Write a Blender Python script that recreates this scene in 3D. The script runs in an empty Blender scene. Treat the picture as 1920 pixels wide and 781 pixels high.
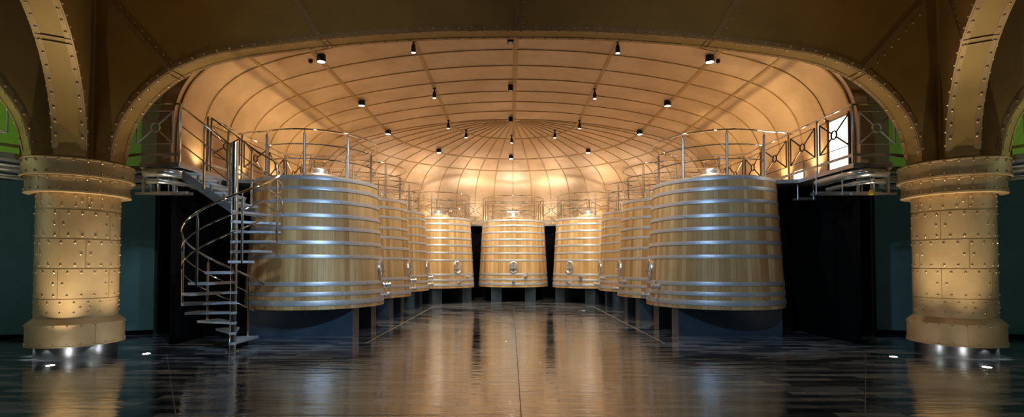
import bpy, math, random
from math import sin, cos, pi, radians, sqrt, atan2, hypot
from mathutils import Vector, Matrix

random.seed(7)
S = bpy.context.scene
COL = S.collection
R = radians

# ------------------------------------------------------------------ materials
def new_mat(name):
    m = bpy.data.materials.new(name); m.use_nodes = True
    nt = m.node_tree; b = nt.nodes['Principled BSDF']
    return m, nt, b

def ramp(nt, stops):
    r = nt.nodes.new('ShaderNodeValToRGB'); e = r.color_ramp.elements
    while len(e) < len(stops): e.new(0.5)
    for k, (p, c) in enumerate(stops):
        e[k].position = p; e[k].color = (*c, 1) if len(c) == 3 else c
    return r

def noise(nt, vec, scale, detail=3.0, rough=0.5, mscale=None):
    n = nt.nodes.new('ShaderNodeTexNoise'); n.inputs['Scale'].default_value = scale
    n.inputs['Detail'].default_value = detail; n.inputs['Roughness'].default_value = rough
    if mscale:
        mp = nt.nodes.new('ShaderNodeMapping'); mp.inputs['Scale'].default_value = mscale
        nt.links.new(vec, mp.inputs['Vector']); vec = mp.outputs[0]
    nt.links.new(vec, n.inputs['Vector'])
    return n

def tc(nt, kind='Object'):
    return nt.nodes.new('ShaderNodeTexCoord').outputs[kind]

def bump(nt, b, h, strength, dist):
    bp = nt.nodes.new('ShaderNodeBump'); bp.inputs['Strength'].default_value = strength
    bp.inputs['Distance'].default_value = dist
    nt.links.new(h, bp.inputs['Height']); nt.links.new(bp.outputs[0], b.inputs['Normal'])
    return bp

def metal(name, c1, c2, rough=0.4, met=0.7, scale=2.0, rv=0.12, stretch=None, bmp=0.0, spec=0.5):
    m, nt, b = new_mat(name); v = tc(nt)
    n = noise(nt, v, scale, 5, 0.6, stretch)
    r = ramp(nt, [(0.3, c1), (0.7, c2)]); nt.links.new(n.outputs['Fac'], r.inputs[0])
    nt.links.new(r.outputs[0], b.inputs['Base Color'])
    mr = nt.nodes.new('ShaderNodeMapRange'); mr.inputs['To Min'].default_value = max(0.02, rough - rv)
    mr.inputs['To Max'].default_value = rough + rv
    nt.links.new(n.outputs['Fac'], mr.inputs['Value']); nt.links.new(mr.outputs[0], b.inputs['Roughness'])
    b.inputs['Metallic'].default_value = met
    b.inputs['Specular IOR Level'].default_value = spec
    if bmp: bump(nt, b, n.outputs['Fac'], bmp, 0.01)
    return m

def plain(name, c, rough=0.5, met=0.0):
    return metal(name, tuple(x * 0.92 for x in c), tuple(min(1, x * 1.08) for x in c), rough, met, 6.0, 0.03)

def glow(name, c, s):
    m, nt, b = new_mat(name)
    b.inputs['Base Color'].default_value = (*c, 1)
    b.inputs['Emission Color'].default_value = (*c, 1); b.inputs['Emission Strength'].default_value = s
    return m

def wood_mat():
    m, nt, b = new_mat('oak_staves'); L = nt.links
    v = tc(nt)
    sx = nt.nodes.new('ShaderNodeSeparateXYZ'); L.new(v, sx.inputs[0])
    at = nt.nodes.new('ShaderNodeMath'); at.operation = 'ARCTAN2'; L.new(sx.outputs[0], at.inputs[0]); L.new(sx.outputs[1], at.inputs[1])
    mu = nt.nodes.new('ShaderNodeMath'); mu.operation = 'MULTIPLY'; mu.inputs[1].default_value = 84 / (2 * pi); L.new(at.outputs[0], mu.inputs[0])
    fl = nt.nodes.new('ShaderNodeMath'); fl.operation = 'FLOOR'; L.new(mu.outputs[0], fl.inputs[0])
    fr = nt.nodes.new('ShaderNodeMath'); fr.operation = 'FRACT'; L.new(mu.outputs[0], fr.inputs[0])
    oi = nt.nodes.new('ShaderNodeObjectInfo')
    ad = nt.nodes.new('ShaderNodeMath'); ad.operation = 'MULTIPLY_ADD'; ad.inputs[1].default_value = 91.0
    L.new(oi.outputs['Random'], ad.inputs[0]); L.new(fl.outputs[0], ad.inputs[2])
    wn = nt.nodes.new('ShaderNodeTexWhiteNoise'); wn.noise_dimensions = '1D'; L.new(ad.outputs[0], wn.inputs['W'])
    # grain: angle, height
    cb = nt.nodes.new('ShaderNodeCombineXYZ'); L.new(mu.outputs[0], cb.inputs[0]); L.new(sx.outputs[2], cb.inputs[2]); L.new(wn.outputs['Value'], cb.inputs[1])
    g = noise(nt, cb.outputs[0], 3.0, 6, 0.65, (2.6, 9, 0.35))
    g2 = noise(nt, cb.outputs[0], 1.0, 3, 0.5, (0.35, 0, 0.8))
    r1 = ramp(nt, [(0.0, (0.50, 0.295, 0.11)), (0.35, (0.62, 0.40, 0.17)), (0.7, (0.69, 0.47, 0.215)), (1.0, (0.80, 0.58, 0.30))]); L.new(wn.outputs['Value'], r1.inputs[0])
    r2 = ramp(nt, [(0.3, (0.66, 0.58, 0.5)), (0.62, (1, 1, 1))]); L.new(g.outputs['Fac'], r2.inputs[0])
    mx = nt.nodes.new('ShaderNodeMix'); mx.data_type = 'RGBA'; mx.blend_type = 'MULTIPLY'; mx.inputs[0].default_value = 0.8
    L.new(r1.outputs[0], mx.inputs[6]); L.new(r2.outputs[0], mx.inputs[7])
    r3 = ramp(nt, [(0.35, (0.84, 0.76, 0.68)), (0.65, (1, 1, 1))]); L.new(g2.outputs['Fac'], r3.inputs[0])
    m2 = nt.nodes.new('ShaderNodeMix'); m2.data_type = 'RGBA'; m2.blend_type = 'MULTIPLY'; m2.inputs[0].default_value = 0.8
    L.new(mx.outputs[2], m2.inputs[6]); L.new(r3.outputs[0], m2.inputs[7])
    # joint line
    d = nt.nodes.new('ShaderNodeMath'); d.operation = 'COMPARE'; d.inputs[1].default_value = 0.0; d.inputs[2].default_value = 0.035; L.new(fr.outputs[0], d.inputs[0])
    m3 = nt.nodes.new('ShaderNodeMix'); m3.data_type = 'RGBA'
    df = nt.nodes.new('ShaderNodeMath'); df.operation = 'MULTIPLY'; df.inputs[1].default_value = 0.7; L.new(d.outputs[0], df.inputs[0])
    L.new(df.outputs[0], m3.inputs[0]); L.new(m2.outputs[2], m3.inputs[6]); m3.inputs[7].default_value = (0.16, 0.07, 0.02, 1)
    L.new(m3.outputs[2], b.inputs['Base Color'])
    b.inputs['Roughness'].default_value = 0.5; b.inputs['Specular IOR Level'].default_value = 0.3
    bump(nt, b, g.outputs['Fac'], 0.15, 0.004)
    return m

def floor_mat():
    m, nt, b = new_mat('wet_slate_tiles'); L = nt.links
    v = tc(nt)
    br = nt.nodes.new('ShaderNodeTexBrick'); L.new(v, br.inputs['Vector'])
    br.inputs['Color1'].default_value = (0, 0, 0, 1); br.inputs['Color2'].default_value = (1, 1, 1, 1); br.inputs['Mortar'].default_value = (0.2, 0.2, 0.2, 1)
    br.inputs['Scale'].default_value = 1.0; br.inputs['Mortar Size'].default_value = 0.004; br.inputs['Bias'].default_value = 0.0
    br.inputs['Brick Width'].default_value = 0.75; br.inputs['Row Height'].default_value = 0.15; br.offset = 0.37
    n1 = noise(nt, v, 1.0, 6, 0.7, (1.1, 6.0, 1))
    mixf = nt.nodes.new('ShaderNodeMath'); mixf.operation = 'MULTIPLY_ADD'; mixf.inputs[1].default_value = 0.45; L.new(br.outputs['Color'], mixf.inputs[0])
    sc = nt.nodes.new('ShaderNodeMath'); sc.operation = 'MULTIPLY'; sc.inputs[1].default_value = 0.75; L.new(n1.outputs['Fac'], sc.inputs[0]); L.new(sc.outputs[0], mixf.inputs[2])
    r1 = ramp(nt, [(0.30, (0.008, 0.012, 0.017)), (0.52, (0.055, 0.063, 0.075)), (0.80, (0.28, 0.285, 0.295))]); L.new(mixf.outputs[0], r1.inputs[0])
    mm = nt.nodes.new('ShaderNodeMix'); mm.data_type = 'RGBA'; L.new(br.outputs['Fac'], mm.inputs[0]); L.new(r1.outputs[0], mm.inputs[6]); mm.inputs[7].default_value = (0.01, 0.01, 0.012, 1)
    L.new(mm.outputs[2], b.inputs['Base Color'])
    mr = nt.nodes.new('ShaderNodeMapRange'); mr.inputs['From Min'].default_value = 0.3; mr.inputs['From Max'].default_value = 0.85
    mr.inputs['To Min'].default_value = 0.025; mr.inputs['To Max'].default_value = 0.16
    L.new(mixf.outputs[0], mr.inputs['Value']); L.new(mr.outputs[0], b.inputs['Roughness'])
    ms = nt.nodes.new('ShaderNodeMapRange'); ms.inputs['From Min'].default_value = 0.25; ms.inputs['From Max'].default_value = 0.85
    ms.inputs['To Min'].default_value = 1.0; ms.inputs['To Max'].default_value = 0.4
    L.new(mixf.outputs[0], ms.inputs['Value']); L.new(ms.outputs[0], b.inputs['Specular IOR Level'])
    b.inputs['IOR'].default_value = 2.1
    b.inputs['Coat Weight'].default_value = 0.6; b.inputs['Coat Roughness'].default_value = 0.05; b.inputs['Coat IOR'].default_value = 1.7
    n2 = noise(nt, v, 1.0, 3, 0.55, (1.3, 9.0, 1))
    a1 = nt.nodes.new('ShaderNodeMath'); a1.operation = 'MULTIPLY_ADD'; a1.inputs[1].default_value = -0.35
    L.new(br.outputs['Fac'], a1.inputs[0]); L.new(n2.outputs['Fac'], a1.inputs[2])
    bq = bump(nt, b, a1.outputs[0], 0.55, 0.012); L.new(bq.outputs[0], b.inputs['Coat Normal'])
    return m

M = {}
M['vault'] = metal('bronze_vault_plate', (0.45, 0.32, 0.20), (0.67, 0.50, 0.34), 0.50, 0.6, 0.8, 0.08)
M['seam'] = metal('bronze_seam_strip', (0.35, 0.225, 0.10), (0.46, 0.31, 0.14), 0.5, 0.5, 3)
M['bronze'] = metal('bronze_arch_plate', (0.36, 0.225, 0.065), (0.46, 0.29, 0.085), 0.55, 0.35, 1.2, 0.06)
M['column'] = metal('bronze_column_plate', (0.50, 0.33, 0.155), (0.62, 0.43, 0.215), 0.55, 0.25, 2.6, 0.08)
M['rivet'] = metal('bronze_rivet', (0.50, 0.35, 0.18), (0.62, 0.46, 0.25), 0.35, 0.6, 8)
M['wood'] = wood_mat()
M['hoop'] = metal('galvanised_hoop', (0.40, 0.43, 0.46), (0.58, 0.61, 0.65), 0.42, 0.55, 14, 0.1, (1, 1, 3))
M['steel'] = metal('polished_steel', (0.62, 0.61, 0.60), (0.74, 0.73, 0.72), 0.16, 1.0, 5, 0.04)
M['chrome'] = metal('chrome', (0.82, 0.81, 0.80), (0.88, 0.87, 0.86), 0.08, 1.0, 5, 0.02)
M['brushed'] = metal('brushed_steel', (0.45, 0.46, 0.48), (0.6, 0.61, 0.63), 0.32, 0.95, 4, 0.08, (1, 1, 8))
M['tread'] = metal('grey_tread_plate', (0.36, 0.39, 0.43), (0.52, 0.55, 0.6), 0.45, 0.5, 60, 0.05)
M['teal'] = metal('teal_paint', (0.05, 0.105, 0.10), (0.075, 0.15, 0.142), 0.7, 0, 1.0)
M['green'] = metal('green_paint', (0.13, 0.30, 0.015), (0.18, 0.38, 0.02), 0.65, 0, 0.8)
M['brown'] = metal('brown_panel', (0.07, 0.04, 0.015), (0.10, 0.06, 0.025), 0.6, 0.1, 1.0)
M['black'] = plain('black_paint', (0.003, 0.003, 0.0035), 0.9)  # own black of the skirting; painted-in darkness on the lower walls
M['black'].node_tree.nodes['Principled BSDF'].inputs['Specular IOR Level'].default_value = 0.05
M['post'] = plain('satin_post_metal', (0.34, 0.28, 0.22), 0.38, 0.8)
M['lid'] = plain('satin_lid_steel', (0.85, 0.84, 0.82), 0.28, 0.9)
M['joint'] = plain('floor_joint', (0.10, 0.095, 0.08), 0.5)
M['lampblack'] = plain('black_lamp_housing', (0.012, 0.011, 0.010), 0.4, 0.3)
M['framebrown'] = plain('dark_bronze_frame', (0.06, 0.025, 0.012), 0.4, 0.6)
M['pedestal'] = metal('polished_dark_stone', (0.026, 0.046, 0.068), (0.045, 0.07, 0.098), 0.35, 0, 2.5)
M['floor'] = floor_mat()
M['brass'] = plain('brass_strip', (0.62, 0.56, 0.42), 0.35, 0.6)
M['lens'] = glow('lamp_lens', (1.0, 0.97, 0.92), 38)
M['lensfloor'] = glow('floor_lamp_lens', (0.93, 0.97, 1.0), 90)
M['lenswarm'] = glow('uplight_lens', (1.0, 0.75, 0.45), 25)
M['door'] = glow('lit_white_panel', (0.97, 1.0, 0.93), 2.2)
M['yellow'] = plain('yellow_plastic', (0.8, 0.55, 0.02), 0.4)
M['pipe'] = metal('aluminium_duct', (0.62, 0.64, 0.63), (0.76, 0.78, 0.76), 0.22, 0.9, 3, 0.05)

# ------------------------------------------------------------------ mesh builder
class MB:
    def __init__(s): s.v = []; s.f = []; s.m = []
    def add(s, vs, fs, mi=0):
        o = len(s.v); s.v += [tuple(p) for p in vs]; s.f += [tuple(i + o for i in f) for f in fs]; s.m += [mi] * len(fs)
    def box(s, lo, hi, mi=0, mat=None):
        (a, b, c), (d, e, f) = lo, hi
        vs = [Vector(p) for p in ((a, b, c), (d, b, c), (d, e, c), (a, e, c), (a, b, f), (d, b, f), (d, e, f), (a, e, f))]
        if mat: vs = [mat @ p for p in vs]
        s.add(vs, [(0, 3, 2, 1), (4, 5, 6, 7), (0, 1, 5, 4), (1, 2, 6, 5), (2, 3, 7, 6), (3, 0, 4, 7)], mi)
    def lathe(s, prof, n=48, c=(0, 0, 0), mi=0, sx=1, sy=1, mat=None):
        vs = []; fs = []; k = len(prof)
        for i in range(n):
            a = 2 * pi * i / n
            for (r, z) in prof:
                p = Vector((c[0] + r * cos(a) * sx, c[1] + r * sin(a) * sy, c[2] + z))
                vs.append(mat @ p if mat else p)
        for i in range(n):
            j = (i + 1) % n
            for q in range(k - 1):
                fs.append((i * k + q, j * k + q, j * k + q + 1, i * k + q + 1))
        s.add(vs, fs, mi)
    def tube(s, pts, r, n=8, mi=0, cap=True, closed=False):
        pts = [Vector(p) for p in pts]; N = len(pts); vs = []; fs = []
        up = None
        for i, p in enumerate(pts):
            if closed: t = pts[(i + 1) % N] - pts[i - 1]
            else: t = pts[min(i + 1, N - 1)] - pts[max(i - 1, 0)]
            t.normalize()
            if up is None:
                up = Vector((0, 0, 1)) if abs(t.z) < 0.9 else Vector((1, 0, 0))
            x = t.cross(up)
            if x.length < 1e-4: up = Vector((0, 1, 0)); x = t.cross(up)
            x.normalize(); y = x.cross(t).normalized(); up = y
            rr = r[i] if isinstance(r, (list, tuple)) else r
            for k in range(n):
                a = 2 * pi * k / n; vs.append(p + x * (cos(a) * rr) + y * (sin(a) * rr))
        E = N if closed else N - 1
        for i in range(E):
            j = (i + 1) % N
            for k in range(n):
                l = (k + 1) % n; fs.append((i * n + k, i * n + l, j * n + l, j * n + k))
        if cap and not closed:
            fs.append(tuple(range(n))[::-1]); fs.append(tuple((N - 1) * n + k for k in range(n)))
        s.add(vs, fs, mi)
    def strip(s, pts, nrm, w, h, mi=0, side=None):
        """flat bar following pts, lying on a surface whose outward normals are nrm"""
        pts = [Vector(p) for p in pts]; N = len(pts); vs = []; fs = []
        for i, p in enumerate(pts):
            t = (pts[min(i + 1, N - 1)] - pts[max(i - 1, 0)]).normalized(); n = Vector(nrm[i]).normalized()
            b = t.cross(n).normalized() * (w / 2)
            vs += [p - b - n * 0.005, p - b + n * h, p + b + n * h, p + b - n * 0.005]
        for i in range(N - 1):
            o = i * 4; q = o + 4
            for k in range(4):
                l = (k + 1) % 4; fs.append((o + k, o + l, q + l, q + k))
        fs += [(3, 2, 1, 0), ((N - 1) * 4, (N - 1) * 4 + 1, (N - 1) * 4 + 2, (N - 1) * 4 + 3)]
        s.add(vs, fs, mi)
    def rivet(s, p, n, r=0.022, mi=1, seg=7):
        n = Vector(n).normalized(); p = Vector(p)
        a = Vector((0, 0, 1)) if abs(n.z) < 0.8 else Vector((1, 0, 0))
        x = n.cross(a).normalized(); y = n.cross(x)
        vs = []
        for (rr, h) in ((1.0, -0.1), (0.92, 0.35), (0.5, 0.72)):
            for k in range(seg):
                t = 2 * pi * k / seg; vs.append(p + (x * cos(t) + y * sin(t)) * (rr * r) + n * (h * r))
        vs.append(p + n * (0.82 * r)); fs = []
        for q in range(2):
            for k in range(seg):
                l = (k + 1) % seg; fs.append((q * seg + k, q * seg + l, (q + 1) * seg + l, (q + 1) * seg + k))
        for k in range(seg): fs.append((2 * seg + k, 2 * seg + (k + 1) % seg, 3 * seg))
        s.add(vs, fs, mi)
    def rivets_on(s, pts, nrm, step, r=0.022, mi=1, off=0.0, start=0.5):
        """rivets at even arc-length steps along a polyline, shifted sideways by off"""
        pts = [Vector(p) for p in pts]; nrm = [Vector(q) for q in nrm]; d = step * start; acc = 0
        for i in range(len(pts) - 1):
            L = (pts[i + 1] - pts[i]).length
            if L < 1e-6: continue
            while d <= acc + L:
                t = (d - acc) / L; n = nrm[i].lerp(nrm[i + 1], t); tt = (pts[i + 1] - pts[i]).normalized()
                b = tt.cross(n).normalized() * off
                s.rivet(pts[i].lerp(pts[i + 1], t) + b, n, r, mi); d += step
            acc += L
    def build(s, name, mats, parent=None, smooth=True, angle=35, loc=None, recalc=True):
        me = bpy.data.meshes.new(name); me.from_pydata(s.v, [], s.f); me.update()
        if not isinstance(mats, (list, tuple)): mats = [mats]
        for m in mats: me.materials.append(M[m] if isinstance(m, str) else m)
        if len(mats) > 1: me.polygons.foreach_set('material_index', s.m)
        if recalc:
            import bmesh
            bm = bmesh.new(); bm.from_mesh(me); bmesh.ops.remove_doubles(bm, verts=bm.verts, dist=1e-5)
            bmesh.ops.recalc_face_normals(bm, faces=bm.faces); bm.to_mesh(me); bm.free()
        if smooth:
            me.polygons.foreach_set('use_smooth', [True] * len(me.polygons)); me.set_sharp_from_angle(angle=R(angle))
        me.update()
        o = bpy.data.objects.new(name, me); COL.objects.link(o)
        if loc: o.location = loc
        if parent: o.parent = parent
        return o

def tag(o, label=None, cat=None, group=None, kind=None):
    if label: o['label'] = label
    if cat: o['category'] = cat
    if group: o['group'] = group
    if kind: o['kind'] = kind
    return o

def empty(name, loc=(0, 0, 0), rz=0.0):
    o = bpy.data.objects.new(name, None); COL.objects.link(o); o.location = loc; o.rotation_euler = (0, 0, rz)
    o.empty_display_size = 0.1
    return o

def kids(o): return [c for c in bpy.data.objects if c.parent == o]
def copy_tree(o, parent=None):
    c = o.copy(); COL.objects.link(c); c.parent = parent
    for ch in kids(o): copy_tree(ch, c)
    return c

def lerp_prof(P, x):
    if x <= P[0][0]: return P[0][1]
    for (a, b), (c, d) in zip(P, P[1:]):
        if x <= c: return b + (d - b) * (x - a) / (c - a)
    return P[-1][1]

def smooth_curve(P, n=4):
    out = []
    for i in range(len(P) - 1):
        p0 = P[max(i - 1, 0)]; p1 = P[i]; p2 = P[i + 1]; p3 = P[min(i + 2, len(P) - 1)]
        for k in range(n):
            t = k / n
            out.append(tuple(0.5 * (2 * b + (c - a) * t + (2 * a - 5 * b + 4 * c - d) * t * t + (3 * b - 3 * c + d - a) * t ** 3) for a, b, c, d in zip(p0, p1, p2, p3)))
    out.append(P[-1]); return out

# ------------------------------------------------------------------ camera
cam_d = bpy.data.cameras.new('camera'); cam = bpy.data.objects.new('camera', cam_d); COL.objects.link(cam)
cam_d.sensor_fit = 'HORIZONTAL'; cam_d.sensor_width = 36; cam_d.lens = 923.2651 / 1920 * 36
cam_d.shift_y = (472.42 - 390.5) / 1920
cam.location = (-0.1124, 0, 1.6579); cam.rotation_euler = (pi / 2 + 0.0245, 0, -0.0023)
cam_d.clip_start = 0.05; cam_d.clip_end = 200
S.camera = cam

# ------------------------------------------------------------------ the vault
Y0 = 17.9                    # centre of the apse
YF = 10.15                   # front edge of the vault
HC = 1.658
VP = [(0, 5.31), (1.2, 5.275), (2.36, 5.18), (3.25, 5.07), (4.1, 4.93), (4.75, 4.79), (5.3, 4.66), (5.83, 4.49), (6.2, 4.32), (6.5, 4.11),
      (6.75, 3.86), (6.92, 3.58), (7.03, 3.25), (7.08, 2.9), (7.1, 2.5), (7.1, 1.95)]
VPs = smooth_curve(VP, 3)
VPs = [(r, z + HC) for r, z in VPs]
def prof_normal(i):
    a = VPs[max(i - 1, 0)]; b = VPs[min(i + 1, len(VPs) - 1)]
    dr, dz = b[0] - a[0], b[1] - a[1]; l = hypot(dr, dz)
    return (dz / l, -dr / l)          # (radial, vertical), pointing to the inside: down and inwards
def vz(r):
    return lerp_prof([(a, b) for a, b in VPs if True], r)
def pos(s, r, z):
    """s: ('L',Y) straight left, ('A',phi) apse 0=left .. pi=right, ('R',Y)"""
    k, q = s
    if k == 'L': return Vector((-r, q, z))
    if k == 'R': return Vector((r, q, z))
    return Vector((-r * cos(q), Y0 + r * sin(q), z))
def inn(s, nr, nz):
    k, q = s
    if k == 'L': return Vector((-nr, 0, nz))
    if k == 'R': return Vector((nr, 0, nz))
    return Vector((-nr * cos(q), nr * sin(q), nz))
def stations(y_start, nstr=16, narc=92):
    st = [('L', y_start + (Y0 - y_start) * i / nstr) for i in range(nstr)]
    st += [('A', pi * i / narc) for i in range(narc + 1)]
    st += [('R', Y0 + (y_start - Y0) * (i + 1) / nstr) for i in range(nstr)]
    return st

vb = MB()
for side in (1,):
    st = stations(YF); n = len(VPs); vs = []; fs = []
    for s in st:
        for (r, z) in VPs: vs.append(pos(s, r, z))
    for i in range(len(st) - 1):
        for j in range(n - 1):
            a = i * n + j; fs.append((a, a + 1, a + n + 1, a + n))
    vb.add(vs, fs, 0)
    # outer skin 9 cm out, closing the shell
    vs = []
    for s in st:
        for j, (r, z) in enumerate(VPs):
            nr, nz = prof_normal(j); vs.append(pos(s, r, z) - inn(s, nr, nz) * 0.09 if j else pos(s, r, z + 0.09))
    fs2 = [(f[3], f[2], f[1], f[0]) for f in fs]
    vb.add(vs, fs2, 0)
ins = [prof_normal(j) for j in range(n)]
ins[0] = (0, -1)
STEP = 0.975
def add_transverse(s_l, s_r):
    pl = [pos(s_l, r, z) for r, z in VPs][::-1]; nl = [inn(s_l, *ins[j]) for j in range(n)][::-1]
    if s_r:
        pl += [pos(s_r, r, z) for r, z in VPs][1:]; nl += [inn(s_r, *ins[j]) for j in range(n)][1:]
    vb.strip(pl, nl, 0.030, 0.018, 1)
    vb.rivets_on(pl, nl, 0.2, 0.021, 2, 0.04)
for k in range(0, 8):
    y = Y0 - STEP * k
    add_transverse(('L', y), ('R', y))
# front rim of the vault with its own flange
pl = [pos(('L', YF), r, z) for r, z in VPs][::-1] + [pos(('R', YF), r, z) for r, z in VPs][1:]
nl = [inn(('L', YF), *ins[j]) for j in range(n)][::-1] + [inn(('R', YF), *ins[j]) for j in range(n)][1:]
rim_o = [p - q * 0.30 for p, q in zip(pl, nl)]
vs = []; fs = []
for p, o in zip(pl, rim_o):
    for dy in (0, -0.06):
        vs += [p + Vector((0, dy, 0)), o + Vector((0, dy, 0))]
for i in range(len(pl) - 1):
    a = i * 4; b = a + 4
    fs += [(a, b, b + 1, a + 1), (a + 2, a + 3, b + 3, b + 2), (a, a + 2, b + 2, b), (a + 1, b + 1, b + 3, a + 3)]
vb.add(vs, fs, 0)
vb.strip([p + Vector((0, 0.09, 0)) for p in pl], nl, 0.05, 0.03, 1)
vb.rivets_on([p + Vector((0, 0.14, 0)) for p in pl], nl, 0.2, 0.024, 2)
# radial seams of the apse
NR = 23
for k in range(-11, 12):
    phi = pi / 2 + k * pi / NR
    j0 = 5 if k % 2 else 3
    pr = [(j, rz) for j, rz in enumerate(VPs) if rz[0] > (0.10 if k % 2 == 0 else 0.28)]
    pl = [pos(('A', phi), r, z) for j, (r, z) in pr]; nl = [inn(('A', phi), *ins[j]) for j, _ in pr]
    vb.strip(pl, nl, 0.030, 0.018, 1); vb.rivets_on(pl, nl, 0.2, 0.021, 2, 0.04)
# longitudinal seams turning into rings
st = stations(YF + 0.05)
for rr in (2.36, 4.62, 5.80):
    j = min(range(n), key=lambda q: abs(VPs[q][0] - rr)); z = lerp_prof(VPs, rr)
    pl = [pos(s, rr, z) for s in st]; nl = [inn(s, *ins[j]) for s in st]
    vb.strip(pl, nl, 0.10 if rr < 5.5 else 0.07, 0.014, 1)
    for o in (-0.025, 0.025): vb.rivets_on(pl, nl, 0.17, 0.015, 2, o)
# crown seam down the middle
pl = [Vector((0, y, VPs[0][1])) for y in (YF + 0.05, 12, 14, 16, Y0)]; pl += [pos(('A', pi / 2), r, z) for r, z in VPs[1:8]]
nl = [Vector((0, 0, -1))] * len(pl)
vb.strip(pl, nl, 0.13, 0.014, 1)
for o in (-0.035, 0.035): vb.rivets_on(pl, nl, 0.17, 0.015, 2, o)
tag(vb.build('ceiling', ['vault', 'seam', 'rivet'], angle=40), 'curved bronze plate vault over the vats with riveted seams', kind='structure')

# ------------------------------------------------------------------ arcade walls and columns
CX, CY = 8.17, 9.2
AP = [(0.72, 3.0), (0.75, 3.55), (0.77, 3.71), (0.84, 4.05), (0.93, 4.28), (1.05, 4.48), (1.16, 4.64), (1.31, 4.81), (1.48, 4.965), (1.64, 5.09), (1.79, 5.19), (1.98, 5.29),
      (2.19, 5.38), (2.39, 5.45), (2.76, 5.55), (3.4, 5.655), (3.99, 5.73), (4.6, 5.80), (5.28, 5.865), (6.33, 5.935), (7.3, 5.965), (8.17, 5.97)]
APs = smooth_curve(AP, 2)
TOPZ = 7.6
def arch_wall(name, c, u, L, dmax, nf, nb, label, joints):
    """wall from column centre c along unit u; nf/nb = offsets of the two faces along the normal"""
    u = Vector((*u, 0)).normalized(); nrm = Vector((u.y, -u.x, 0)); c = Vector((*c, 0)); mb = MB()
    def zc(d): return lerp_prof(APs, min(d, L - d))
    ds = [d for d, _ in APs if d < dmax]
    if dmax >= L: ds = ds + [L - d for d in reversed(ds) if L - d > ds[-1] + 1e-4]
    zs = [zc(d) for d in ds]
    P = lambda d, z, o: c + u * d + nrm * o + Vector((0, 0, z))
    vs = []; fs = []
    ds2 = [0.3] + ds + ([L - 0.3] if dmax >= L else []); zs2 = [3.53] + zs + ([3.53] if dmax >= L else [])
    for d, z in zip(ds2, zs2): vs += [P(d, max(z, 3.53), nf), P(d, TOPZ, nf), P(d, max(z, 3.53), -nb), P(d, TOPZ, -nb)]
    for i in range(len(ds2) - 1):
        a = i * 4; b = a + 4
        fs += [(a, b, b + 1, a + 1), (a + 2, a + 3, b + 3, b + 2), (a, a + 2, b + 2, b), (a + 1, b + 1, b + 3, a + 3)]
    if dmax < L: e = (len(ds2) - 1) * 4; fs.append((e, e + 2, e + 3, e + 1))
    mb.add(vs, fs, 0)
    dd = [(d, z) for d, z in zip(ds, zs) if z > 3.55]
    fpts = [P(d, z, nf) for d, z in dd]; tan = []
    for i in range(len(dd)):
        a = dd[max(i - 1, 0)]; b = dd[min(i + 1, len(dd) - 1)]; t = Vector((b[0] - a[0], b[1] - a[1])).normalized(); tan.append(t)
    inward = [(u * t.y - Vector((0, 0, 1)) * t.x) for t in tan]      # into the opening
    for sgn, off in ((1, nf), (-1, -nb)):
        # angle iron: flange on the face and lip under the soffit
        fp = [P(d, z, off) - q * 0.04 for (d, z), q in zip(dd, inward)]
        mb.strip(fp, [nrm * sgn] * len(fp), 0.085, 0.014, 1)
        fp2 = [P(d, z, off) - q * 0.045 + nrm * sgn * 0.014 for (d, z), q in zip(dd, inward)]
        mb.rivets_on(fp2, [nrm * sgn] * len(fp), 0.235, 0.024, 2)
        sp = [P(d, z, off - sgn * 0.045) for d, z in dd]
        mb.strip(sp, inward, 0.07, 0.010, 1)
        mb.rivets_on([p + q * 0.01 for p, q in zip(sp, inward)], inward, 0.235, 0.024, 2, 0, 1.0)
    mid = (nf - nb) / 2
    for (d0, z0, d1, z1) in joints:
        for off, sgn in ((nf, 1),):
            a = P(d0, z0, off); b = P(d1, z1, off); N = 8
            pl = [a.lerp(b, i / N) for i in range(N + 1)]
            mb.strip(pl, [nrm * sgn] * (N + 1), 0.10, 0.02, 1)
            mb.rivets_on(pl, [nrm * sgn] * (N + 1), 0.2, 0.022, 2, 0.10)
            side = (u * (z1 - z0) - Vector((0, 0, 1)) * (d1 - d0)).normalized()
        # butt plate across the soffit
        k = min(range(len(dd)), key=lambda i: abs(dd[i][0] - d0))
        t3 = u * tan[k].x + Vector((0, 0, 1)) * tan[k].y
        q = inward[k]; a = P(dd[k][0], dd[k][1], nf - 0.01) + q * 0.012; b = P(dd[k][0], dd[k][1], -nb + 0.01) + q * 0.012
        for o in (-0.05, 0.05): mb.strip([a + t3 * o, b + t3 * o], [q, q], 0.012, 0.012, 1)
    o = mb.build(name, ['bronze', 'seam', 'rivet'], angle=32)
    return tag(o, label, kind='structure')
L_ = 2 * CX
JA = [(1.81, 5.21, 0.72, 6.42), (4.55, 5.80, 4.1, 6.55), (8.17, 5.98, 8.17, 7.4), (L_ - 4.55, 5.80, L_ - 4.1, 6.55), (L_ - 1.81, 5.21, L_ - 0.72, 6.42)]
arch_wall('wall_front', (-CX, CY), (1, 0), L_, L_, 0.24, 0.13, 'dark bronze riveted arch wall spanning between the two columns', JA)
JC = [(1.81, 5.21, 1.0, 6.3), (4.55, 5.8, 4.3, 7.3)]
for sx, sd in ((-1, 'left'), (1, 'right')):
    arch_wall('wall_' + sd, (sx * CX, CY), (-sx * 0.5, -0.866), L_, 6.2, 0.22, 0.22, 'radial bronze rib rising from the %s column towards the hall' % sd, JC)
    arch_wall('wall_outer_' + sd, (sx * CX, CY), (sx * 0.5, -0.866), L_, 6.2, 0.2, 0.2, 'bronze arch wall running outward from the %s column' % sd, JC)

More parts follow.
